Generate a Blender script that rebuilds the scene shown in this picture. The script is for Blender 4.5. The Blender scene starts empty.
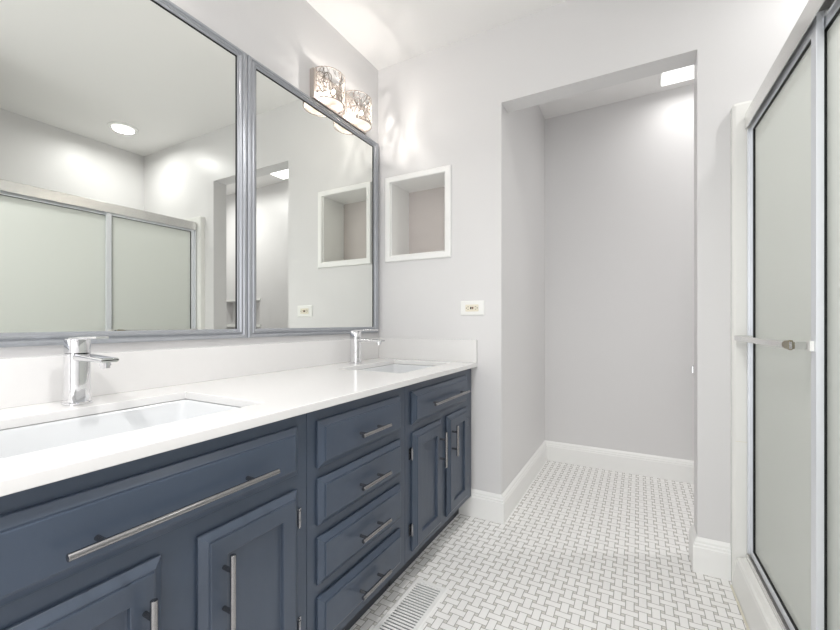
import bpy, bmesh, math, random
from mathutils import Vector, Matrix
random.seed(7)
S = bpy.context.scene
COL = S.collection

# ------------------------------------------------------------------ camera, light, exposure
PX_F, YAW, V0 = 398.545, 0.5012, 322.62
cd = bpy.data.cameras.new('camera'); cam = bpy.data.objects.new('camera', cd); COL.objects.link(cam)
cd.sensor_width = 36; cd.lens = PX_F / 840 * 36; cd.shift_y = (V0 - 315) / 840; cd.clip_start = .02
cam.location = (1.3213, 0, .98); cam.rotation_euler = (math.pi / 2, 0, YAW)
S.camera = cam
S.view_settings.view_transform = 'Standard'; S.view_settings.look = 'None'
S.view_settings.gamma = 1; S.view_settings.use_curve_mapping = False
S.view_settings.exposure = 0.06

W = bpy.data.worlds.new('world'); S.world = W; W.use_nodes = True
W.node_tree.nodes['Background'].inputs[0].default_value = (.9, .95, 1, 1)
W.node_tree.nodes['Background'].inputs[1].default_value = 1.0

def area(name, loc, rot, sx, sy, power, col=(1, 1, 1), shape='RECTANGLE', spread=math.pi):
    l = bpy.data.lights.new(name, 'AREA'); l.shape = shape; l.size = sx
    if shape == 'RECTANGLE': l.size_y = sy
    l.energy = power; l.color = col; l.spread = spread
    o = bpy.data.objects.new(name, l); COL.objects.link(o); o.location = loc; o.rotation_euler = rot
    return o
# added fill light in the unseen doorway behind the camera, brightens the room
area('doorway_fill_light', (1.0, -1.32, 1.08), (math.pi / 2, 0, 0), .95, 1.9, 15, (.97, .985, 1))
# ceiling downlights: real over the shower; unseen room and alcove ones added for brightness
DOWN = [(.95, -.45), (1.12, .5), (2.075, 1.552), (2.45, 2.45)]
DPOW = [14, 8.2, 5.0, 8.5]
DSPR = [2.45, 2.45, 2.95, 2.9]
for (x, y), pw, spr in zip(DOWN, DPOW, DSPR):
    area('downlight_lamp', (x, y, 2.424), (0, 0, 0), .13, .13, pw, (1, .99, .975), 'DISK', spr)
area('panel_lamp', (1.612, 2.68, 2.398), (0, 0, 0), .31, .25, 1.5, (1, .99, .97))
BULB = 820.0

# ------------------------------------------------------------------ materials
def s2l(c): return tuple((v / 12.92 if v <= .04045 else ((v + .055) / 1.055) ** 2.4) for v in [x / 255 for x in c])
def mat(name, rgb, rough=.5, metal=0, bump=0, bscale=40, var=0, vscale=5, stretch=(1, 1, 1), coat=0, spec=.5, rvar=0):
    m = bpy.data.materials.new(name); m.use_nodes = True; nt = m.node_tree; b = nt.nodes['Principled BSDF']
    c = s2l(rgb); b.inputs['Base Color'].default_value = (*c, 1); b.inputs['Roughness'].default_value = rough
    b.inputs['Metallic'].default_value = metal; b.inputs['Coat Weight'].default_value = coat
    b.inputs['Specular IOR Level'].default_value = spec
    if bump or var or rvar:
        tc = nt.nodes.new('ShaderNodeTexCoord'); mp = nt.nodes.new('ShaderNodeMapping'); mp.inputs['Scale'].default_value = stretch
        nt.links.new(tc.outputs['Object'], mp.inputs['Vector'])
    if bump:
        n = nt.nodes.new('ShaderNodeTexNoise'); n.inputs['Scale'].default_value = bscale; n.inputs['Detail'].default_value = 4
        nt.links.new(mp.outputs[0], n.inputs['Vector'])
        bp = nt.nodes.new('ShaderNodeBump'); bp.inputs['Strength'].default_value = bump; bp.inputs['Distance'].default_value = .002
        nt.links.new(n.outputs['Fac'], bp.inputs['Height']); nt.links.new(bp.outputs[0], b.inputs['Normal'])
    if var:
        n = nt.nodes.new('ShaderNodeTexNoise'); n.inputs['Scale'].default_value = vscale; n.inputs['Detail'].default_value = 5
        nt.links.new(mp.outputs[0], n.inputs['Vector'])
        mx = nt.nodes.new('ShaderNodeMixRGB'); mx.inputs[1].default_value = (*[v * (1 - var) for v in c], 1)
        mx.inputs[2].default_value = (*[min(1, v * (1 + var)) for v in c], 1)
        nt.links.new(n.outputs['Fac'], mx.inputs[0]); nt.links.new(mx.outputs[0], b.inputs['Base Color'])
    return m
def emis(name, rgb, strength):
    m = bpy.data.materials.new(name); m.use_nodes = True; nt = m.node_tree; nt.nodes.remove(nt.nodes['Principled BSDF'])
    e = nt.nodes.new('ShaderNodeEmission'); e.inputs[0].default_value = (*rgb, 1); e.inputs[1].default_value = strength
    nt.links.new(e.outputs[0], nt.nodes['Material Output'].inputs[0]); return m

M_WALL = mat('wall_paint', (226, 225, 225), .38, bump=.12, bscale=60, stretch=(1, 1, .35))
M_CEIL = mat('ceiling_paint', (245, 244, 243), .6, bump=.05, bscale=60)
M_TRIM = mat('trim_paint', (249, 249, 247), .32)
M_TAUPE = mat('niche_back_paint', (206, 199, 195), .5, var=.05, vscale=2.5, stretch=(1, 1, 4))
M_QUARTZ = mat('white_quartz', (231, 230, 229), .16, var=.012, vscale=60)
M_PORC = mat('white_porcelain', (218, 220, 222), .12, coat=.1)
M_BLUE = mat('navy_cabinet_paint', (64, 75, 91), .33, bump=.22, bscale=30, stretch=(1, 1, 1), var=.05, vscale=18)
M_BLUEP = mat('navy_brushed_panel', (67, 77, 92), .36, bump=.3, bscale=30, stretch=(1, 2.2, .35), var=.08, vscale=14)
M_TOE = mat('toe_kick_paint', (62, 66, 74), .5)
M_CHROME = mat('chrome', (232, 232, 234), .06, metal=1)
M_HINGE = mat('worn_chrome', (150, 151, 155), .22, metal=1, var=.4, vscale=160)
M_STEEL = mat('brushed_nickel', (146, 145, 146), .26, metal=1)
M_ALU = mat('polished_aluminium', (228, 227, 225), .22, metal=.8)
M_SATIN = mat('satin_aluminium', (236, 239, 244), .34, metal=.55)
M_TARN = mat('tarnished_metal', (158, 150, 128), .35, metal=1, var=.35, vscale=90)
M_BLACK = mat('black_gasket_and_edge_shade', (14, 14, 16), .5)  # shower gaskets, and the painted shade line round the mirror panes
M_FRAME = mat('silver_blue_frame_paint', (173, 176, 182), .28, metal=.7, var=.08, vscale=10, stretch=(6, 6, 1))
M_MIRROR = mat('silvered_glass', (243, 245, 241), .0, metal=1)
M_SHADE = mat('laser_cut_nickel', (140, 131, 124), .5, metal=0)
M_PLATE = mat('fixture_plate', (200, 192, 186), .3, metal=.7)
M_PLAST = mat('white_plastic', (243, 243, 240), .3)
M_ALMOND = mat('almond_plastic', (234, 228, 210), .35)
M_DARK = mat('dark_slot', (40, 32, 26), .6)
M_TUB = mat('white_acrylic', (240, 240, 236), .2)
M_CREAM = mat('cream_caulk', (226, 222, 205), .5)
M_REG = mat('white_register_enamel', (240, 240, 238), .3)
M_DUCT = mat('duct_metal', (150, 152, 156), .45, metal=.6)
M_BULB = emis('bulb_glow', (1, .95, .89), BULB)
M_DIFF = emis('diffuser_glow', (1, .985, .96), 2)

def frosted():
    m = bpy.data.materials.new('frosted_glass'); m.use_nodes = True; nt = m.node_tree; b = nt.nodes['Principled BSDF']
    b.inputs['Base Color'].default_value = (*s2l((244, 246, 243)), 1); b.inputs['Roughness'].default_value = .28
    b.inputs['Specular IOR Level'].default_value = .5
    tr = nt.nodes.new('ShaderNodeBsdfTranslucent'); tr.inputs[0].default_value = (*s2l((248, 250, 247)), 1)
    mx = nt.nodes.new('ShaderNodeMixShader'); mx.inputs[0].default_value = .5
    nt.links.new(b.outputs[0], mx.inputs[1]); nt.links.new(tr.outputs[0], mx.inputs[2])
    nt.links.new(mx.outputs[0], nt.nodes['Material Output'].inputs[0]); return m
M_FROST = frosted()
def clear():
    m = bpy.data.materials.new('clear_acrylic'); m.use_nodes = True; b = m.node_tree.nodes['Principled BSDF']
    b.inputs['Transmission Weight'].default_value = 1; b.inputs['Roughness'].default_value = .05; b.inputs['IOR'].default_value = 1.45
    return m
M_CLEAR = clear()
def glowglass():
    m = bpy.data.materials.new('frosted_lamp_glass'); m.use_nodes = True; nt = m.node_tree; b = nt.nodes['Principled BSDF']
    b.inputs['Base Color'].default_value = (.9, .88, .85, 1); b.inputs['Roughness'].default_value = .5
    tr = nt.nodes.new('ShaderNodeBsdfTranslucent'); tr.inputs[0].default_value = (.95, .92, .88, 1)
    mx = nt.nodes.new('ShaderNodeMixShader'); mx.inputs[0].default_value = .75
    nt.links.new(b.outputs[0], mx.inputs[1]); nt.links.new(tr.outputs[0], mx.inputs[2])
    nt.links.new(mx.outputs[0], nt.nodes['Material Output'].inputs[0]); return m
M_GLOW = glowglass()

def floor_mat():
    m = bpy.data.materials.new('basketweave_marble_tile'); m.use_nodes = True; nt = m.node_tree; b = nt.nodes['Principled BSDF']
    N = nt.nodes.new; L = nt.links.new
    P, Wd, G = .0392, .0262, .0024
    geo = N('ShaderNodeNewGeometry'); sp = N('ShaderNodeSeparateXYZ'); L(geo.outputs['Position'], sp.inputs[0])
    def mth(op, a, c=None, d=None):
        n = N('ShaderNodeMath'); n.operation = op
        for i, v in enumerate([a, c, d]):
            if v is None: continue
            if isinstance(v, (int, float)): n.inputs[i].default_value = v
            else: L(v, n.inputs[i])
        return n.outputs[0]
    def cell(o, c0):
        t = mth('DIVIDE', mth('SUBTRACT', o, c0), P)
        r = mth('ROUND', t)
        return r, mth('MULTIPLY', mth('ABSOLUTE', mth('SUBTRACT', t, r)), P)
    ix, ux = cell(sp.outputs[0], 1.021); iy, uy = cell(sp.outputs[1], 1.362)
    par = mth('FLOORED_MODULO', mth('ADD', ix, iy), 2)          # 0: long side along y
    par = mth('GREATER_THAN', par, .5)
    inv = mth('SUBTRACT', 1, par)
    # v: across the tile of this cell, u: along it
    v = mth('ADD', mth('MULTIPLY', ux, inv), mth('MULTIPLY', uy, par))
    u = mth('ADD', mth('MULTIPLY', uy, inv), mth('MULTIPLY', ux, par))
    hw = Wd / 2
    g1 = mth('ABSOLUTE', mth('SUBTRACT', v, hw))
    outside = mth('GREATER_THAN', v, hw)
    g2 = mth('ADD', mth('ABSOLUTE', mth('SUBTRACT', u, hw)), mth('MULTIPLY', mth('SUBTRACT', 1, outside), 1))
    d = mth('MINIMUM', g1, g2)
    gm = N('ShaderNodeMapRange'); gm.inputs[1].default_value = G / 2 - .0004; gm.inputs[2].default_value = G / 2 + .0004
    L(d, gm.inputs[0])
    dot = mth('MULTIPLY', outside, mth('GREATER_THAN', u, hw))
    # per tile tone
    cb = N('ShaderNodeCombineXYZ'); L(ix, cb.inputs[0]); L(iy, cb.inputs[1])
    wn = N('ShaderNodeTexWhiteNoise'); wn.noise_dimensions = '2D'; L(cb.outputs[0], wn.inputs['Vector'])
    nz = N('ShaderNodeTexNoise'); nz.inputs['Scale'].default_value = 22; nz.inputs['Detail'].default_value = 5; L(geo.outputs['Position'], nz.inputs['Vector'])
    tone = mth('ADD', mth('MULTIPLY', wn.outputs['Value'], .05), mth('MULTIPLY', nz.outputs['Fac'], .06))
    tone = mth('ADD', tone, .93)
    base = N('ShaderNodeMixRGB'); base.inputs[1].default_value = (*s2l((249, 248, 246)), 1); base.inputs[2].default_value = (*s2l((216, 214, 208)), 1)
    L(dot, base.inputs[0])
    mul = N('ShaderNodeVectorMath'); mul.operation = 'SCALE'; L(base.outputs[0], mul.inputs[0]); L(tone, mul.inputs['Scale'])
    mx = N('ShaderNodeMixRGB'); mx.inputs[1].default_value = (*s2l((166, 163, 158)), 1); L(gm.outputs[0], mx.inputs[0]); L(mul.outputs[0], mx.inputs[2])
    L(mx.outputs[0], b.inputs['Base Color'])
    rr = N('ShaderNodeMapRange'); rr.inputs[3].default_value = .75; rr.inputs[4].default_value = .3; L(gm.outputs[0], rr.inputs[0]); L(rr.outputs[0], b.inputs['Roughness'])
    bp = N('ShaderNodeBump'); bp.inputs['Strength'].default_value = .35; bp.inputs['Distance'].default_value = .001; L(gm.outputs[0], bp.inputs['Height']); L(bp.outputs[0], b.inputs['Normal'])
    return m
M_FLOOR = floor_mat()

# ------------------------------------------------------------------ helpers
def obj(name, bm, m, parent=None, smooth=False, bevel=0, seg=2):
    bmesh.ops.recalc_face_normals(bm, faces=bm.faces)
    me = bpy.data.meshes.new(name); bm.to_mesh(me); bm.free()
    o = bpy.data.objects.new(name, me); COL.objects.link(o)
    ms = m if isinstance(m, (list, tuple)) else [m]
    for x in ms: me.materials.append(x)
    if smooth:
        for p in me.polygons: p.use_smooth = True
        b2 = bmesh.new(); b2.from_mesh(me)
        for e_ in b2.edges:
            if len(e_.link_faces) == 2 and e_.calc_face_angle(0) > math.radians(38): e_.smooth = False
        b2.to_mesh(me); b2.free()
    if bevel:
        md = o.modifiers.new('bevel', 'BEVEL'); md.width = bevel; md.segments = seg; md.limit_method = 'ANGLE'; md.angle_limit = math.radians(40)
        for p in me.polygons: p.use_smooth = True
        o.modifiers.new('wn', 'WEIGHTED_NORMAL')
    if parent: o.parent = parent
    return o
def thing(name, label, cat, loc=(0, 0, 0), rz=0, group=None):
    o = bpy.data.objects.new(name, None); COL.objects.link(o); o.location = loc; o.rotation_euler = (0, 0, rz)
    o.empty_display_size = .05
    return tag(o, label, cat, group)
def tag(o, label, cat, group=None):
    o['label'] = label; o['category'] = cat
    if group: o['group'] = group
    return o
def struct(name, bm, m, label=None, cat=None, **k):
    o = obj(name, bm, m, **k); o['kind'] = 'structure'
    o['label'] = label or name.replace('_', ' '); o['category'] = cat or name.split('_')[0]
    return o
def B(): return bmesh.new()
def box(bm, x0, x1, y0, y1, z0, z1, mi=0):
    vs = [bm.verts.new((x, y, z)) for x in (x0, x1) for y in (y0, y1) for z in (z0, z1)]
    for f in [(0, 1, 3, 2), (4, 6, 7, 5), (0, 4, 5, 1), (2, 3, 7, 6), (0, 2, 6, 4), (1, 5, 7, 3)]:
        fc = bm.faces.new([vs[i] for i in f]); fc.material_index = mi
    return bm
def prism(bm, pts, fn, a, b):
    """closed 2D outline pts extruded from a to b; fn(p, t) -> 3D"""
    A = [bm.verts.new(fn(p, a)) for p in pts]; C = [bm.verts.new(fn(p, b)) for p in pts]
    n = len(pts)
    for i in range(n): bm.faces.new((A[i], A[(i + 1) % n], C[(i + 1) % n], C[i]))
    bm.faces.new(A); bm.faces.new(C[::-1]); return bm
def slab(bm, us, vs, holes, fn, t0, t1):
    """grid slab with hole cells; us, vs break lines; holes = set of (i,j)"""
    nu, nv = len(us) - 1, len(vs) - 1
    cache = {}
    def V(i, j, t):
        k = (i, j, t)
        if k not in cache: cache[k] = bm.verts.new(fn(us[i], vs[j], t))
        return cache[k]
    solid = lambda i, j: 0 <= i < nu and 0 <= j < nv and (i, j) not in holes
    for i in range(nu):
        for j in range(nv):
            if not solid(i, j): continue
            for t in (t0, t1): bm.faces.new((V(i, j, t), V(i + 1, j, t), V(i + 1, j + 1, t), V(i, j + 1, t)))
            for (di, dj, a, b) in ((-1, 0, (i, j), (i, j + 1)), (1, 0, (i + 1, j), (i + 1, j + 1)), (0, -1, (i, j), (i + 1, j)), (0, 1, (i, j + 1), (i + 1, j + 1))):
                if not solid(i + di, j + dj): bm.faces.new((V(*a, t0), V(*b, t0), V(*b, t1), V(*a, t1)))
    return bm
def cyl(bm, p0, p1, r, n=20, r1=None, caps=True):
    p0, p1 = Vector(p0), Vector(p1); d = (p1 - p0).normalized()
    a = d.orthogonal().normalized(); b = d.cross(a); r1 = r if r1 is None else r1
    A = [bm.verts.new(p0 + r * (math.cos(2 * math.pi * i / n) * a + math.sin(2 * math.pi * i / n) * b)) for i in range(n)]
    C = [bm.verts.new(p1 + r1 * (math.cos(2 * math.pi * i / n) * a + math.sin(2 * math.pi * i / n) * b)) for i in range(n)]
    for i in range(n): bm.faces.new((A[i], A[(i + 1) % n], C[(i + 1) % n], C[i]))
    if caps: bm.faces.new(A[::-1]); bm.faces.new(C)
    return bm
def loft(bm, rings, cap0=True, cap1=True, mi=0):
    R = [[bm.verts.new(p) for p in r] for r in rings]
    for a, b in zip(R, R[1:]):
        n = len(a)
        for i in range(n):
            f = bm.faces.new((a[i], a[(i + 1) % n], b[(i + 1) % n], b[i])); f.material_index = mi
    if cap0: bm.faces.new(R[0][::-1]).material_index = mi
    if cap1: bm.faces.new(R[-1]).material_index = mi
    return bm
def rrect(cx, cy, hx, hy, r, n=5):
    out = []
    for (sx, sy, a0) in ((1, 1, 0), (-1, 1, 90), (-1, -1, 180), (1, -1, 270)):
        for k in range(n + 1):
            a = math.radians(a0 + 90 * k / n)
            out.append((cx + sx * (hx - r) + r * math.cos(a), cy + sy * (hy - r) + r * math.sin(a)))
    return out
def sweep(bm, path, prof):
    """profile (d out to the left of the path, z) swept along an xy polyline with mitres"""
    P = [Vector((x, y)) for x, y in path]; n = len(P); rings = []
    for i in range(n):
        d0 = (P[i] - P[i - 1]).normalized() if i else None; d1 = (P[i + 1] - P[i]).normalized() if i < n - 1 else None
        n0 = Vector((-d0.y, d0.x)) if d0 else None; n1 = Vector((-d1.y, d1.x)) if d1 else None
        if n0 and n1: m = (n0 + n1); m = m / (m.dot(n0))
        else: m = n0 or n1
        rings.append([(P[i].x + m.x * d, P[i].y + m.y * d, z) for d, z in prof])
    return loft(bm, rings)
def copy_tree(o, parent=None):
    c = o.copy(); COL.objects.link(c)
    if parent: c.parent = parent
    for ch in list(o.children): copy_tree(ch, c)
    return c

# ------------------------------------------------------------------ dimensions
D, T, H = 1.906, .108, 2.44
XA, XO, ZO = .732, 1.5255, 2.059
DB, XR, XAR = 2.94, 2.5, 3.0
YB = -1.3
ct, cth = .779, .0215          # countertop
# ------------------------------------------------------------------ structure
struct('floor', box(B(), -.1, 3.1, YB - .5, 3.04, -.05, 0), M_FLOOR)
struct('ceiling', box(B(), -.1, 3.1, YB - .5, 3.04, H, H + .06), M_CEIL)
struct('wall_left', box(B(), -.1, 0, YB - .1, 3.04, 0, H), M_WALL)
xs = [0, .087, .431, XA, XO, 3.0]; zs = [0, 1.355, 1.778, ZO, H]
struct('wall_far', slab(B(), xs, zs, {(1, 1), (3, 0), (3, 1), (3, 2)}, lambda u, v, t: (u, t, v), D, D + T), M_WALL)
struct('wall_alcove_left', box(B(), XA - .1, XA, D + T, DB, 0, H), M_WALL)
xs = [XA - .1, 2.27, 2.85, 3.0]; zs = [0, .60, .932, .96, 1.222, H]
struct('wall_alcove_back', slab(B(), xs, zs, {(1, 1), (1, 3)}, lambda u, v, t: (u, t, v), DB, DB + .1), M_WALL)
struct('wall_alcove_right', box(B(), XAR, XAR + .1, D, DB + .1, 0, H), M_WALL)
struct('wall_right', box(B(), 1.665, 1.765, YB - .1, .60, 0, H), M_WALL)
struct('wall_shower_near', box(B(), 1.765, XR + .1, .50, .60, 0, H), M_WALL)
struct('wall_shower_back', box(B(), XR, XR + .1, .60, D, 0, H), M_WALL)
xs = [0, .55, 1.45, 1.665]; zs = [0, 2.03, H]
struct('wall_back', slab(B(), xs, zs, {(1, 0)}, lambda u, v, t: (u, t, v), YB - .1, YB), M_WALL)
bbp = [(0, 0), (.016, 0), (.016, .100), (.0135, .104), (.0135, .112), (.010, .116), (.009, .124), (.005, .131), (.002, .136), (0, .136)]
def bboard(name, path, **k):
    return struct(name, sweep(B(), path, bbp), M_TRIM, **k)
# room lies to the left of each path when walked this way
bboard('baseboard_left', [(XAR - .001, DB - .0005), (XA + .0005, DB - .0005), (XA + .0005, D - .0005), (.512, D - .0005)], label='tall white moulded baseboard running round the alcove to the vanity')
def bbr():
    # wraps the wall stub between opening and shower; room side is to the right of this path, so mirror the profile
    path = [(1.6293, D - .0005), (XO - .0005, D - .0005), (XO - .0005, D + T + .0005), (XAR - .02, D + T + .0005)]
    return struct('baseboard_right', sweep(B(), path, [(d, z) for d, z in bbp]), M_TRIM, label='short white moulded baseboard wrapping the right side of the opening')
bbr()
# doorway casing behind the camera
bm = B(); box(bm, .47, .548, YB + .001, YB + .018, 0, 2.11); box(bm, 1.452, 1.53, YB + .001, YB + .018, 0, 2.11); box(bm, .548, 1.452, YB + .001, YB + .018, 2.032, 2.11)
struct('trim_1', bm, M_TRIM, label='white casing round the doorway behind the camera', cat='trim')
struct('wall_hall', box(B(), -.1, 2.2, YB - .6, YB - .5, 0, H), M_WALL)

# ------------------------------------------------------------------ wall niche with white trim
nx0, nx1, nz0, nz1 = .087, .431, 1.355, 1.778
t = thing('wall_niche', 'square recessed niche with white trim and taupe back on far wall above the outlet', 'niche', (.259, D, nz0))
def rel(bm, o):
    bmesh.ops.translate(bm, verts=bm.verts, vec=-Vector(o.location)); return bm
fo = (.055, .464, 1.323, 1.803)
bm = B(); prof = [(0, 0), (0, .008), (.004, .012), (.028, .012), (.032, .008), (.032, 0)]
def pic_frame(bm, x0, x1, z0, z1, prof, y):
    rings = []
    for (sx, sz, X, Z) in ((1, 1, x0, z0), (-1, 1, x1, z0), (-1, -1, x1, z1), (1, -1, x0, z1)):
        rings.append([(X + sx * a, y - d, Z + sz * a) for a, d in prof])
    R = [[bm.verts.new(p) for p in r] for r in rings]; n = len(prof)
    for k in range(4):
        a, b = R[k], R[(k + 1) % 4]
        for i in range(n): bm.faces.new((a[i], a[(i + 1) % n], b[(i + 1) % n], b[i]))
    return bm
pf = pic_frame(bm, *fo, prof, D - .0004)
obj('trim', rel(pf, t), M_TRIM, t)
bm = B(); e = .0006; yb = D + .197
for (a, b_, c, d_) in ((nx0 + e, nx0 + .006, nz0 + e, nz1 - e), (nx1 - .006, nx1 - e, nz0 + e, nz1 - e), (nx0 + .006, nx1 - .006, nz0 + e, nz0 + .006), (nx0 + .006, nx1 - .006, nz1 - .006, nz1 - e)):
    box(bm, a, b_, D + .0006, yb, c, d_)
obj('liner', rel(bm, t), M_TRIM, t)
bm = B(); box(bm, nx0 + e, nx1 - e, yb + .0002, yb + .008, nz0 + e, nz1 - e)
obj('back_panel', rel(bm, t), M_TAUPE, t)['label'] = 'taupe back panel'

# ------------------------------------------------------------------ recessed shelves in alcove back wall (seen in the mirror)
t = thing('recessed_shelf_unit', 'recessed white shelves low in the alcove back wall, glimpsed in the mirror', 'shelf', (2.56, DB, .60))
for (a, c) in ((.60, .932), (.96, 1.222)):
    bm = B(); x0, x1 = 2.27, 2.85
    for q in ((x0 + e, x0 + .005, a + e, c - e), (x1 - .005, x1 - e, a + e, c - e), (x0 + .005, x1 - .005, a + e, a + .005), (x0 + .005, x1 - .005, c - .005, c - e)):
        box(bm, q[0], q[1], DB + .0005, DB + .095, q[2], q[3])
    box(bm, x0 + .005, x1 - .005, DB + .09, DB + .095, a + .005, c - .005)
    obj('compartment', rel(bm, t), M_WALL, t)
bm = B(); box(bm, 2.255, 2.865, DB - .012, DB - .0005, .932, .96); box(bm, 2.255, 2.865, DB - .008, DB - .0005, 1.222, 1.24)
obj('ledge', rel(bm, t), M_TRIM, t)

# ------------------------------------------------------------------ vanity cabinets
XF, XD = .580, .5815          # face frame front, back of doors
def panel(y0, y1, z0, z1, steps, back=True):
    bm = B(); rings = []
    for ins, h in steps:
        rings.append([(XD + h, y0 + ins, z0 + ins), (XD + h, y1 - ins, z0 + ins), (XD + h, y1 - ins, z1 - ins), (XD + h, y0 + ins, z1 - ins)])
    return loft(bm, rings)
DRW = [(0, 0), (0, .0060), (.0012, .0072), (.0140, .0152), (.0165, .0154), (.0170, .0181), (.0190, .0188)]
DOR = [(0, 0), (0, .0060), (.0012, .0072), (.0140, .0152), (.0165, .0154), (.0170, .0181), (.0190, .0188), (.0530, .0188), (.0545, .0180), (.0550, .0100), (.058, .0092)]
def recess_panel(y0, y1, z0, z1):
    return panel(y0, y1, z0, z1, DOR)
def pull(parent, p0, p1, so, r=.0058):
    """bar pull between two 3D points with standoffs at fractions so"""
    p0, p1 = Vector(p0), Vector(p1); bm = B(); cyl(bm, p0, p1, r, 20)
    for f in so:
        q = p0.lerp(p1, f); cyl(bm, (XD + .0189, q.y, q.z), (q.x, q.y, q.z), .0045, 14)
    o = obj('handle', bm, M_STEEL, parent, bevel=.0006, seg=1); o['label'] = 'brushed nickel bar handle'
    for p in o.data.polygons: p.use_smooth = True
    return o
def hinge(parent, y, z, side):
    """semi-concealed chrome hinge in the gap beside a door; side +1 if the frame lies towards +y"""
    bm = B(); s = side
    box(bm, XF + .0004, XF + .0028, min(y, y + s * .016), max(y, y + s * .016), z - .021, z + .021)
    cyl(bm, (XD + .007, y + s * .004, z - .019), (XD + .007, y + s * .004, z + .019), .0042, 12)
    cyl(bm, (XD + .007, y + s * .004, z - .024), (XD + .007, y + s * .004, z + .024), .0026, 10)
    o = obj('hinge', bm, M_HINGE, parent); o['label'] = 'chrome hinge'
def cabinet(label, y0, y1, end_fill=None):
    t = thing('vanity_cabinet', label, 'cabinet', (0, 0, 0), 0, None)
    zt = ct - cth - .0006
    bm = B(); slab(bm, [.002, .018, .545], [y0, y0 + .016, y1 - .016, y1], {(1, 1)}, lambda u, v, q: (u, v, q), .118, zt - .001); box(bm, .002, .545, y0, y1, .104, .1179)
    bm2 = bm
    o = obj('body', bm2, M_BLUE, t)
    bm = B(); box(bm, .5455, XF, y0, y1, .104, zt)
    obj('face_frame', bm, M_BLUE, t, bevel=.0012, seg=1)
    bm = B(); box(bm, .002, .512, y0 + .002, y1 - .002, .0005, .1035)
    o = obj('toe_kick', bm, M_TOE, t); o['label'] = 'dark toe kick'
    return t
ca = cabinet('navy sink cabinet nearest the camera with one wide drawer front and long handle', .092, .7520)
cb_ = cabinet('navy middle vanity cabinet with a stack of four drawers', .7530, 1.2390)
cc = cabinet('navy sink cabinet at the far wall with wide drawer front over two narrow doors', 1.2400, 1.8925)
XP = .628
KY = .989
KZ = lambda z: .98 - (.98 - z) * KY
def drawer(parent, y0, y1, z0, z1, hy0, hy1, hz, so, nm='drawer'):
    y0, y1, hy0, hy1 = (v * KY for v in (y0, y1, hy0, hy1)); z0, z1, hz = map(KZ, (z0, z1, hz))
    d = obj(nm, panel(y0, y1, z0, z1, DRW), M_BLUE, parent)
    pull(d, (XP, hy0, hz), (XP, hy1, hz), so)
    return d
def door(parent, y0, y1, z0, z1, hy, hz0, hz1, hs, hz):
    y0, y1, hy = (v * KY for v in (y0, y1, hy)); z0, z1, hz0, hz1 = map(KZ, (z0, z1, hz0, hz1)); hz = [KZ(v) for v in hz]
    d = obj('door', recess_panel(y0, y1, z0, z1), M_BLUEP, parent)
    pull(d, (XP, hy, hz0), (XP, hy, hz1), (.22, .78))
    for z in hz: hinge(d, y1 + .0012 if hs > 0 else y0 - .0012, z, hs)
    return d
drawer(ca, .165, .721, .603, .722, .252, .626, .650, (.125, .84))
door(ca, .138, .399, .142, .568, .366, .376, .522, -1, (.218, .492))
door(ca, .467, .721, .142, .566, .512, .376, .522, 1, (.218, .492))
for k, (z0, z1) in enumerate(((.595, .720), (.443, .566), (.286, .410), (.126, .250))):
    hz = (.650, .496, .343, .178)[k]
    drawer(cb_, .793, 1.208, z0, z1, .936, 1.084, hz, (.16, .77))
drawer(cc, 1.291, 1.826, .598, .722, 1.408, 1.765, .656, (.11, .89))
door(cc, 1.296, 1.538, .122, .566, 1.508, .378, .524, -1, (.206, .490))
door(cc, 1.600, 1.836, .122, .566, 1.628, .390, .524, 1, (.206, .490))
# scribe strip closing the gap at the wall belongs to the far cabinet
bm = B(); box(bm, .30, .545, 1.8928, 1.9045, .14, ct - cth - .002); obj('filler_strip', bm, M_BLUE, cc)

# ------------------------------------------------------------------ countertop with backsplash
XC = .609
S1 = (.165, .495, .222, .690); S2 = (.165, .495, 1.356, 1.824)
YC0 = .082; YC1 = D - .001
t = thing('countertop', 'long white quartz countertop over the three navy vanity cabinets', 'countertop', (0, 0, 0))
xsb = [.0008, S1[0], S1[1], XC]; ysb = [YC0, S1[2], S1[3], S2[2], S2[3], YC1]
bm = slab(B(), xsb, ysb, {(1, 1), (1, 3)}, lambda u, v, q: (u, v, q), ct - cth, ct)
bmesh.ops.dissolve_limit(bm, angle_limit=.01, verts=bm.verts, edges=bm.edges)
obj('worktop', bm, M_QUARTZ, t, bevel=.0022, seg=2)
obj('backsplash', box(B(), .0008, .020, YC0, YC1, ct + .0001, .895), M_QUARTZ, t, bevel=.0008)
obj('side_splash', box(B(), .0203, XC, D - .021, YC1, ct + .0001, .893), M_QUARTZ, t, bevel=.0008)
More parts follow.
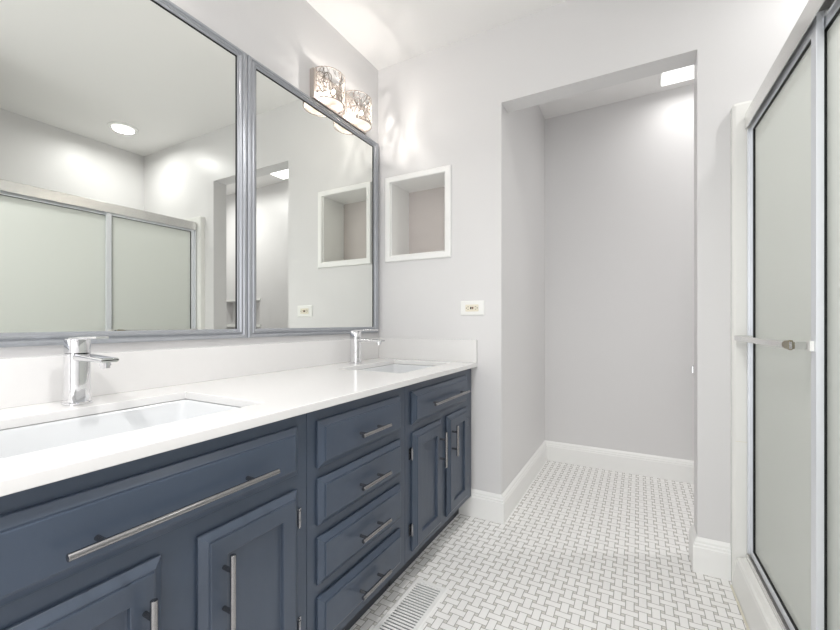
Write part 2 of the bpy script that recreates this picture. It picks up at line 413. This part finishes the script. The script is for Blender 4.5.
# ------------------------------------------------------------------ sinks
def sink(s, label):
    x0, x1, y0, y1 = s; cx, cy = (x0 + x1) / 2, (y0 + y1) / 2; hx, hy = (x1 - x0) / 2, (y1 - y0) / 2
    t = thing('sink', label, 'sink', (cx, cy, ct - cth))
    zt = -.0008
    def ring(dx, dy, r, z, sx=0): return [(x + sx, y, z) for x, y in rrect(0, 0, hx + dx, hy + dy, r, 6)]
    rings = [ring(.012, .012, .028, zt - .012), ring(.012, .012, .028, zt), ring(-.002, -.002, .022, zt), ring(-.006, -.008, .022, zt - .008),
             ring(-.016, -.022, .03, zt - .085), ring(-.032, -.045, .035, zt - .112), ring(-.09, -.13, .02, zt - .122), ring(-.14, -.205, .012, zt - .124)]
    outer = [ring(-.14, -.205, .012, zt - .134), ring(-.03, -.05, .035, zt - .126), ring(-.006, -.010, .03, zt - .09), ring(.004, .004, .03, zt - .012)]
    bm = loft(B(), rings + outer, False, False)
    n = len(rings[0]); vs = list(bm.verts)
    a, b = vs[:n], vs[-n:]
    for i in range(n): bm.faces.new((b[i], b[(i + 1) % n], a[(i + 1) % n], a[i]))
    i0 = 7 * n
    bm.faces.new(vs[i0:i0 + n]); bm.faces.new(vs[i0 + n:i0 + 2 * n][::-1])
    obj('basin', bm, M_PORC, t, smooth=True)
    bm = B(); cyl(bm, (0, 0, zt - .1238), (0, 0, zt - .1205), .021, 28, .019); cyl(bm, (0, 0, zt - .1205), (0, 0, zt - .117), .013, 24, .011)
    o = obj('drain', bm, M_CHROME, t, bevel=.0008); o['label'] = 'chrome drain'
sink(S1, 'rectangular white undermount sink nearest the camera'); sink(S2, 'rectangular white undermount sink by the far wall')

# ------------------------------------------------------------------ faucets
def faucet(loc, label):
    t = thing('faucet', label, 'faucet', loc)
    bm = B()
    rr = lambda hx, hy, r, z, cx=0: [(x, y, z) for x, y in rrect(cx, 0, hx, hy, r, 6)]
    loft(bm, [rr(.030, .0275, .0200, .0006), rr(.030, .0275, .020, .004), rr(.0270, .0245, .0190, .006), rr(.0262, .0238, .0185, .030), rr(.0262, .0238, .0185, .118), rr(.0262, .0238, .0185, .1245)])
    obj('body', bm, M_CHROME, t, smooth=True)
    # spout: flat rectangular tube, slightly falling
    bm = B(); rings = []
    for k in range(9):
        f = k / 8; x = .012 + f * .150; zc = .1165 - .002 * f; hz = .0085 - .0035 * f; hy = .0185 - .001 * f
        rings.append([(x, a, zc + b) for a, b in rrect(0, 0, hy, hz, .0055, 4)])
    loft(bm, rings); obj('spout', bm, M_CHROME, t, smooth=False, bevel=.001)
    bm = B(); cyl(bm, (.139, 0, .1095), (.139, 0, .1015), .0115, 24); cyl(bm, (.139, 0, .1015), (.139, 0, .0955), .0095, 24)
    obj('aerator', bm, M_CHROME, t)
    bm = B(); loft(bm, [rr(.0250, .0226, .0180, .1252), rr(.0262, .0238, .0185, .1262), rr(.0262, .0238, .0185, .1590), rr(.0252, .0228, .0180, .161)])
    lv = obj('lever', bm, M_CHROME, t, smooth=True)
    bm = B(); rings = []
    for k in range(9):
        f = k / 8; x = -.004 + f * .130; z = .1605 + .005 * math.sin(f * 1.6); hy = .0175 - .004 * f
        rings.append([(x, a, z + b) for a, b in rrect(0, 0, hy, .0028, .0025, 3)])
    loft(bm, rings); obj('blade', bm, M_CHROME, lv, bevel=.0006)
    return t
faucet((.098, .460, ct + .0002), 'chrome single lever faucet behind the nearest sink')
faucet((.096, 1.575, ct + .0002), 'chrome single lever faucet behind the far sink')

# ------------------------------------------------------------------ double mirror
t = thing('wall_mirror', 'wide two-pane wall mirror in ribbed silver-blue frame above the backsplash', 'mirror', (.0006, 1.005, .922))
ym0, ym1, zm0, zm1, ymid = .145, 1.889, .922, 2.004, 1.0175
fp = [(0, 0), (0, .020), (.003, .0255), (.008, .028), (.0125, .0265), (.0150, .0215), (.0165, .0215), (.0185, .0255), (.0225, .0260), (.0250, .0215), (.0265, .0170), (.0310, .0155), (.0330, .0125), (.0330, 0)]
def mframe(bm, y0, y1, z0, z1):
    R = []
    for (sy, sz, Y, Z) in ((1, 1, y0, z0), (-1, 1, y1, z0), (-1, -1, y1, z1), (1, -1, y0, z1)):
        R.append([bm.verts.new((.001 + d * .66, Y + sy * a * 1.22, Z + sz * a * (1.04 if sz > 0 else .86))) for a, d in fp])
    n = len(fp)
    for k in range(4):
        a, b = R[k], R[(k + 1) % 4]
        for i in range(n): bm.faces.new((a[i], a[(i + 1) % n], b[(i + 1) % n], b[i]))
    return bm
for (a, b, lab) in ((ym0, ymid - .0016, 'left'), (ymid + .0016, ym1, 'right')):
    fr = obj('frame', rel(mframe(B(), a, b, zm0, zm1), t), M_FRAME, t)
    bm = B(); box(bm, .002, .0050, a + .034, b - .034, zm0 + .025, zm1 - .025)
    gl = obj('mirror_glass', rel(bm, t), M_MIRROR, t); gl['label'] = 'silvered mirror pane'
    # thin black strip standing in for shade and reflection where pane meets frame
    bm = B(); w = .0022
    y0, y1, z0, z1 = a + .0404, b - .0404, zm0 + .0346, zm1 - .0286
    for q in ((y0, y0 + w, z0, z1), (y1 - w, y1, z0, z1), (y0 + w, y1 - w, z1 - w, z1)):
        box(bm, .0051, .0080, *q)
    o = obj('edge_shade_line', rel(bm, t), M_BLACK, t); o['label'] = 'dark painted shade line between pane and frame'
bm = B(); box(bm, .0012, .012, ymid - .0014, ymid + .0014, zm0 + .004, zm1 - .002)
obj('centre_joint', rel(bm, t), M_FRAME, t)

# ------------------------------------------------------------------ vanity light (two laser-cut shades)
def vanity_light(yc, label):
    t = thing('vanity_light', label, 'wall lamp', (.0006, yc, 2.078))
    bm = B(); box(bm, 0, .024, -.200, .205, -.073, .066)
    obj('back_plate', bm, M_PLATE, t, bevel=.002)
    for sy in (-.108, .108):
        R, dep, hz = .080, .078, .068
        x0 = .025
        def pt(a, z, off=0):  # a in -1..1 across the bowed front
            th = a * math.pi / 2
            return Vector((x0 + (dep + off) * math.cos(th) ** .8 if abs(a) < 1 else x0, sy + (R + off) * math.sin(th), z))
        bm = B()
        def tube(pts, r=.0015):
            n = 4; rings = []
            for i, p in enumerate(pts):
                d = (pts[min(i + 1, len(pts) - 1)] - pts[max(i - 1, 0)])
                if d.length < 1e-7: return
                d.normalize(); nrm = Vector((1, 0, .01)) if abs(d.x) < .9 else Vector((0, 1, 0))
                a_ = d.cross(nrm).normalized(); b_ = d.cross(a_)
                rings.append([p + r * (math.cos(math.pi / 4 + k * math.pi / 2) * a_ + math.sin(math.pi / 4 + k * math.pi / 2) * b_) for k in range(n)])
            loft(bm, rings)
        for z in (-hz, hz): tube([pt(a / 12, z) for a in range(-12, 13)], .0022)
        for a in (-.985, .985): tube([pt(a, -hz), pt(a, 0), pt(a, hz)], .0022)
        for k in range(46):      # overlapping rings and stems
            ca_, cz = random.uniform(-1, 1), random.uniform(-hz, hz); rr_ = random.uniform(.010, .026)
            ecc = random.uniform(.45, 1); ph = random.uniform(0, math.pi); pts = []
            for i in range(15):
                w = 2 * math.pi * i / 14; du, dv = rr_ * math.cos(w), rr_ * ecc * math.sin(w)
                uu = du * math.cos(ph) - dv * math.sin(ph); vv = du * math.sin(ph) + dv * math.cos(ph)
                a = ca_ + uu / (R * math.pi / 2); z = cz + vv
                pts.append((a, z))
            run = []
            for a, z in pts + [(9, 9)]:
                if abs(a) < .985 and abs(z) < hz: run.append(pt(a, z))
                else:
                    if len(run) > 1: tube(run)
                    run = []
        for k in range(16):
            a, z = random.uniform(-.95, .95), -hz; run = [pt(a, z)]; da = random.uniform(-.05, .05)
            while z < hz - .012 and abs(a + da) < .98:
                a += da; z += .010; da += random.uniform(-.012, .012); run.append(pt(a, z))
            if len(run) > 1: tube(run, .0013)
        sh = obj('lamp_shade', bm, M_SHADE, t); sh['label'] = 'laser-cut openwork metal shade'
        # frosted glass cup inside the lower half
        bm = B(); rings = []
        seg = 14
        outl = lambda s_, z: [(x0 + .003 + (dep * s_) * math.cos(w), sy + R * s_ * math.sin(w), z) for w in [math.pi * (-.5 + i / seg) for i in range(seg + 1)]]
        loft(bm, [outl(.90, -.066), outl(.90, -.062)])
        g = obj('diffuser', bm, M_GLOW, t); g['label'] = 'glowing frosted diffuser plate'
        bm = B(); bmesh.ops.create_uvsphere(bm, u_segments=14, v_segments=10, radius=.0062, matrix=Matrix.Translation((.062, sy, -.012)) @ Matrix.Diagonal((1, 1, 1.5, 1)))
        bl = obj('bulb', bm, M_BULB, t, smooth=True); bl['label'] = 'lit bulb'
        bm = B(); cyl(bm, (.062, sy, -.0295), (.062, sy, -.056), .008, 14); cyl(bm, (.0242, sy, -.050), (.062, sy, -.050), .006, 10)
        obj('socket', bm, M_PLATE, t)
    return t
vanity_light(1.558, 'two-shade laser-cut nickel vanity light above the mirror near the far wall')
vanity_light(.440, 'added unseen two-shade vanity light above the near half of the mirror')  # lamp out of view, added to raise the brightness

# ------------------------------------------------------------------ outlet
t = thing('wall_outlet', 'sideways white outlet plate with almond receptacle below the niche', 'outlet', (.581, D - .0004, 1.054))
bm = B(); r0 = [(x, 0, z) for x, z in rrect(0, 0, .064, .037, .004, 3)]; r1 = [(x, -.003, z) for x, z in rrect(0, 0, .064, .037, .004, 3)]; r2 = [(x, -.0055, z) for x, z in rrect(0, 0, .060, .033, .004, 3)]
loft(bm, [r0, r1, r2]); obj('cover_plate', bm, M_PLAST, t)
bm = B(); loft(bm, [[(x, y, z) for x, z in rrect(0, 0, .035, .0175, .003, 3)] for y in (-.0056, -.008)])
rc = obj('receptacle', bm, M_ALMOND, t); rc['label'] = 'almond receptacle'
for s in (-1, 1):
    for dz, hh in ((.006, .0042), (-.006, .0034)): obj('slot', box(B(), s * .020 - hh, s * .020 + hh, -.0084, -.0080, dz - .0011, dz + .0011), M_DARK, rc)
    obj('ground_hole', cyl(B(), (s * .029, -.0080, 0), (s * .029, -.0084, 0), .0024, 12), M_DARK, rc)
bm = B(); box(bm, -.0085, -.0015, -.0095, -.0080, -.006, .006); o = obj('button', bm, M_DARK, rc); o['label'] = 'dark test button'
bm = B(); box(bm, .002, .0085, -.0095, -.0080, -.006, .006); obj('button', bm, mat('red_brown_plastic', (120, 84, 62), .4), rc)
bm = B(); cyl(bm, (.049, -.0056, 0), (.049, -.0064, 0), .003, 14); obj('screw', bm, M_PLAST, t)
bm = B(); cyl(bm, (-.049, -.0056, 0), (-.049, -.0064, 0), .003, 14); obj('screw', bm, M_PLAST, t)

# ------------------------------------------------------------------ floor register
t = thing('floor_register', 'white slotted floor register beside the vanity toe kick', 'vent', (.6435, 1.178, 0))
hx, hy, ix, iy = .068, .157, .0485, .136
bm = B()
def rring(a, b, z): return [(-a, -b, z), (a, -b, z), (a, b, z), (-a, b, z)]
rings = [rring(hx, hy, .0004), rring(hx, hy, .002), rring(hx - .006, hy - .006, .005), rring(ix, iy, .005), rring(ix, iy, .0004)]
loft(bm, rings, False, False); obj('rim', bm, M_REG, t)
bm = B(); box(bm, -ix, ix, -iy, iy, .0003, .0006); dk = obj('damper', bm, M_DUCT, t); dk['label'] = 'dark duct opening under the bars'
bm = B(); n = 21
for k in range(n):
    y = -iy + (k + .5) * 2 * iy / n; prism(bm, [(-.0042, .0046), (.0036, .0046), (.0052, .0012), (-.0026, .0012)], lambda p, q, y=y: (q, y + p[0], p[1]), -ix, ix)
obj('grille', bm, M_REG, t)

# ------------------------------------------------------------------ downlights (all but the shower one added, unseen) and alcove panel light
for i, ((x, y), lab) in enumerate(zip(DOWN, ('added unseen round downlight in the ceiling behind the camera', 'added unseen round downlight in the ceiling before the vanity', 'round recessed downlight above the shower, seen in the mirror', 'added unseen round downlight in the alcove ceiling behind the right wall'))):
    t = thing('recessed_downlight', lab, 'ceiling light', (x, y, H))
    bm = B(); n = 36
    rg = lambda r, z: [(r * math.cos(2 * math.pi * k / n), r * math.sin(2 * math.pi * k / n), z) for k in range(n)]
    loft(bm, [rg(.095, -.0006), rg(.093, -.005), rg(.074, -.007), rg(.070, -.0006)], False, False)
    obj('trim_ring', bm, M_TRIM, t, smooth=True)
    bm = B(); loft(bm, [rg(.0695, -.0006), rg(.0695, -.003)]); o = obj('diffuser', bm, M_DIFF, t); o['label'] = 'glowing diffuser'
t = thing('square_ceiling_light', 'square white panel light on the alcove ceiling behind the opening', 'ceiling light', (1.612, 2.70, H))
bm = B(); box(bm, -.178, .178, -.172, .132, -.016, -.0006); obj('housing', bm, M_TRIM, t, bevel=.003)
bm = B(); box(bm, -.168, .168, -.162, .122, -.030, -.0165); o = obj('diffuser', bm, M_DIFF, t, bevel=.004); o['label'] = 'glowing square diffuser'

# ------------------------------------------------------------------ toilet paper holder glimpsed in alcove
t = thing('paper_holder', 'small chrome paper holder on the alcove back wall beside the right jamb', 'paper holder', (1.66, DB - .0004, .715))
bm = B(); cyl(bm, (0, 0, 0), (0, -.006, 0), .022, 24); cyl(bm, (0, -.006, 0), (0, -.05, 0), .008, 16); obj('mount', bm, M_CHROME, t, smooth=False)
bm = B(); cyl(bm, (.012, -.05, 0), (-.052, -.05, 0), .007, 16); cyl(bm, (-.052, -.05, .002), (-.052, -.05, -.036), .006, 14); obj('arm', bm, M_CHROME, t)

# ------------------------------------------------------------------ shower: surround, pan, sliding doors
RZ = .020
t = thing('shower_surround', 'white acrylic shower surround with a lip standing against the far wall', 'shower surround', (1.63, D, 0))
bm = B()
# far panel with rounded front lip
loft(bm, [[(x, y, z) for x, y in [(1.630, D - .001), (1.630, D - .030), (1.633, D - .036), (1.640, D - .039), (1.70, D - .040), (2.455, D - .040), (2.455, D - .001)]] for z in (.0005, 1.788)]
     + [[(x, y, 1.797) for x, y in [(1.634, D - .001), (1.634, D - .028), (1.637, D - .033), (1.644, D - .036), (1.70, D - .037), (2.455, D - .037), (2.455, D - .001)]]])
obj('side_panel', rel(bm, t), M_TUB, t)
obj('back_panel', rel(box(B(), 2.456, 2.499, .602, D - .001, .0005, 1.797), t), M_TUB, t)
obj('side_panel', rel(box(B(), 1.768, 2.455, .602, .640, .0005, 1.797), t), M_TUB, t)
bm = B(); box(bm, 1.639, 1.682, D - .0402, D - .0391, .538, .5395); 
o = obj('joint_line', rel(bm, t), M_CREAM, t); o['label'] = 'thin caulk line'

t = thing('shower_pan', 'low white shower pan with moulded curb along the floor', 'shower pan', (1.675, 1.862, 0), RZ)
cp = [(-.049, .0005), (-.047, .020), (-.036, .098), (-.033, .107), (-.026, .112), (-.014, .1125), (-.008, .1165), (.075, .1165), (.085, .108), (.10, .045), (.74, .038), (.74, .0005)]
bm = B(); prism(bm, cp, lambda p, q: (p[0], -q - (max(p[0], 0) * .025 if q < .1 else 0), p[1]), .003, 1.205)
obj('curb_and_floor', bm, M_TUB, t)
bm = B(); prism(bm, [(-.0545, .0005), (-.049, .0005), (-.049, .006)], lambda p, q: (p[0], -q, p[1]), .003, 1.205)
o = obj('caulk_line', bm, M_CREAM, t); o['label'] = 'cream caulk bead at the floor'

t = thing('shower_door', 'framed frosted glass sliding shower door with polished aluminium rails', 'shower door', (1.675, 1.862, .1175), RZ)
LY = 1.20
YY = lambda a: -a
bm = B(); hz0, hz1 = 1.572, 1.634
prism(bm, [(-.010, hz0), (-.010, hz1 - .004), (-.006, hz1), (.046, hz1), (.050, hz1 - .004), (.050, hz0), (.046, hz0), (.046, hz1 - .006), (.022, hz1 - .006), (.022, hz0 + .01), (.018, hz0 + .01), (.018, hz1 - .006), (-.006, hz1 - .006), (-.006, hz0)], lambda p, q: (p[0], -q, p[1]), .002, LY)
obj('header_rail', bm, M_ALU, t, bevel=.0006, seg=1)
bm = B(); prism(bm, [(-.008, .0004), (-.008, .012), (-.004, .015), (.000, .012), (.000, .004), (.020, .004), (.020, .016), (.024, .016), (.024, .004), (.044, .004), (.044, .018), (.048, .018), (.048, .0004)], lambda p, q: (p[0], -q, p[1]), .002, LY)
obj('sill_track', bm, M_ALU, t)
for a, b in ((.0015, .0115), (LY - .016, LY - .0015)):
    bm = B(); box(bm, -.004, .0455, -b, -a, .019, hz0 - .001)
    obj('wall_jamb', bm, M_SATIN, t, bevel=.001)
def slider(x, a0, a1, towel):
    """panel between distances a0 < a1 from the far end; front face at x"""
    z0, z1 = .017, 1.598; d = .0145; st = .030; sf = .022; rl = .022; rt = .040
    p = bpy.data.objects.new('sliding_panel', None); COL.objects.link(p); p.parent = t; p.empty_display_size = .03
    bm = B()
    box(bm, x, x + d, -a0 - sf, -a0, z0, z1); box(bm, x, x + d, -a1, -a1 + st, z0, z1)
    box(bm, x, x + d, -a1 + st, -a0 - sf, z1 - rt, z1); box(bm, x, x + d, -a1 + st, -a0 - sf, z0, z0 + rl)
    o = obj('panel_frame', bm, M_SATIN, p, bevel=.0008, seg=1)
    # glass set back
    bm = B(); box(bm, x + .0090, x + .0130, -a1 + st - .0, -a0 - sf, z0 + rl, z1 - rt)
    g = obj('glass_pane', bm, M_FROST, p); g['label'] = 'frosted glass pane'
    bm = B(); w = .0022; e2 = .0002; y0, y1, q0, q1 = -a1 + st + e2, -a0 - sf - e2, z0 + rl + e2, z1 - rt - e2
    for (a, b, c, e_) in ((y0, y0 + w, q0, q1), (y1 - w, y1, q0, q1), (y0 + w, y1 - w, q1 - w, q1), (y0 + w, y1 - w, q0, q0 + w)):
        box(bm, x + .0022, x + .0089, a, b, c, e_)
    k = obj('gasket', bm, M_BLACK, p); k['label'] = 'black rubber gasket'
    return p
sl = slider(.004, .0125, .583, True)
slider(.0205, .540, LY - .018, False)
# towel bar on outer panel
zb = .806
bm = B()
pts = [(-.036, .012), (-.036, .012)]
rings = []
y_a, y_b = -.012, -.536
for k in range(13):
    f = k / 12; y = y_a + f * (y_b - y_a); x = -.040 + .012 * f * f
    rings.append([(x - .003, y, zb - .009), (x + .003, y, zb - .009), (x + .003, y, zb + .009), (x - .003, y, zb + .009)])
loft(bm, rings); 
tb = obj('towel_bar', bm, M_ALU, sl, bevel=.0008, seg=1); tb['label'] = 'flat polished towel bar'
bm = B(); loft(bm, [[(-.028 + a, y, zb + b) for a, b in rrect(0, 0, .0055, .0125 * s, .004, 3)] for y, s in ((-.488, .55), (-.500, .85), (-.532, 1), (-.5365, .7))])
o = obj('end_cap', bm, M_TARN, tb); o['label'] = 'tarnished end sleeve'
bm = B(); box(bm, -.034, .0035, -.562, -.542, zb - .009, zb + .009); o = obj('bracket', bm, M_CLEAR, tb, bevel=.001); o['label'] = 'clear acrylic bracket'
bm = B(); box(bm, -.004, .0036, -.574, -.548, zb - .012, zb + .012); obj('bracket_plate', bm, M_PLAST, tb)
bm = B(); box(bm, -.037, .0035, -.045, -.022, zb - .010, zb + .010); obj('bracket', bm, M_ALU, tb, bevel=.001)
bm = B(); cyl(bm, (.015, -.5763, zb - .002), (.015, -.5785, zb - .002), .0032, 12); o = obj('screw', bm, M_DARK, tb)
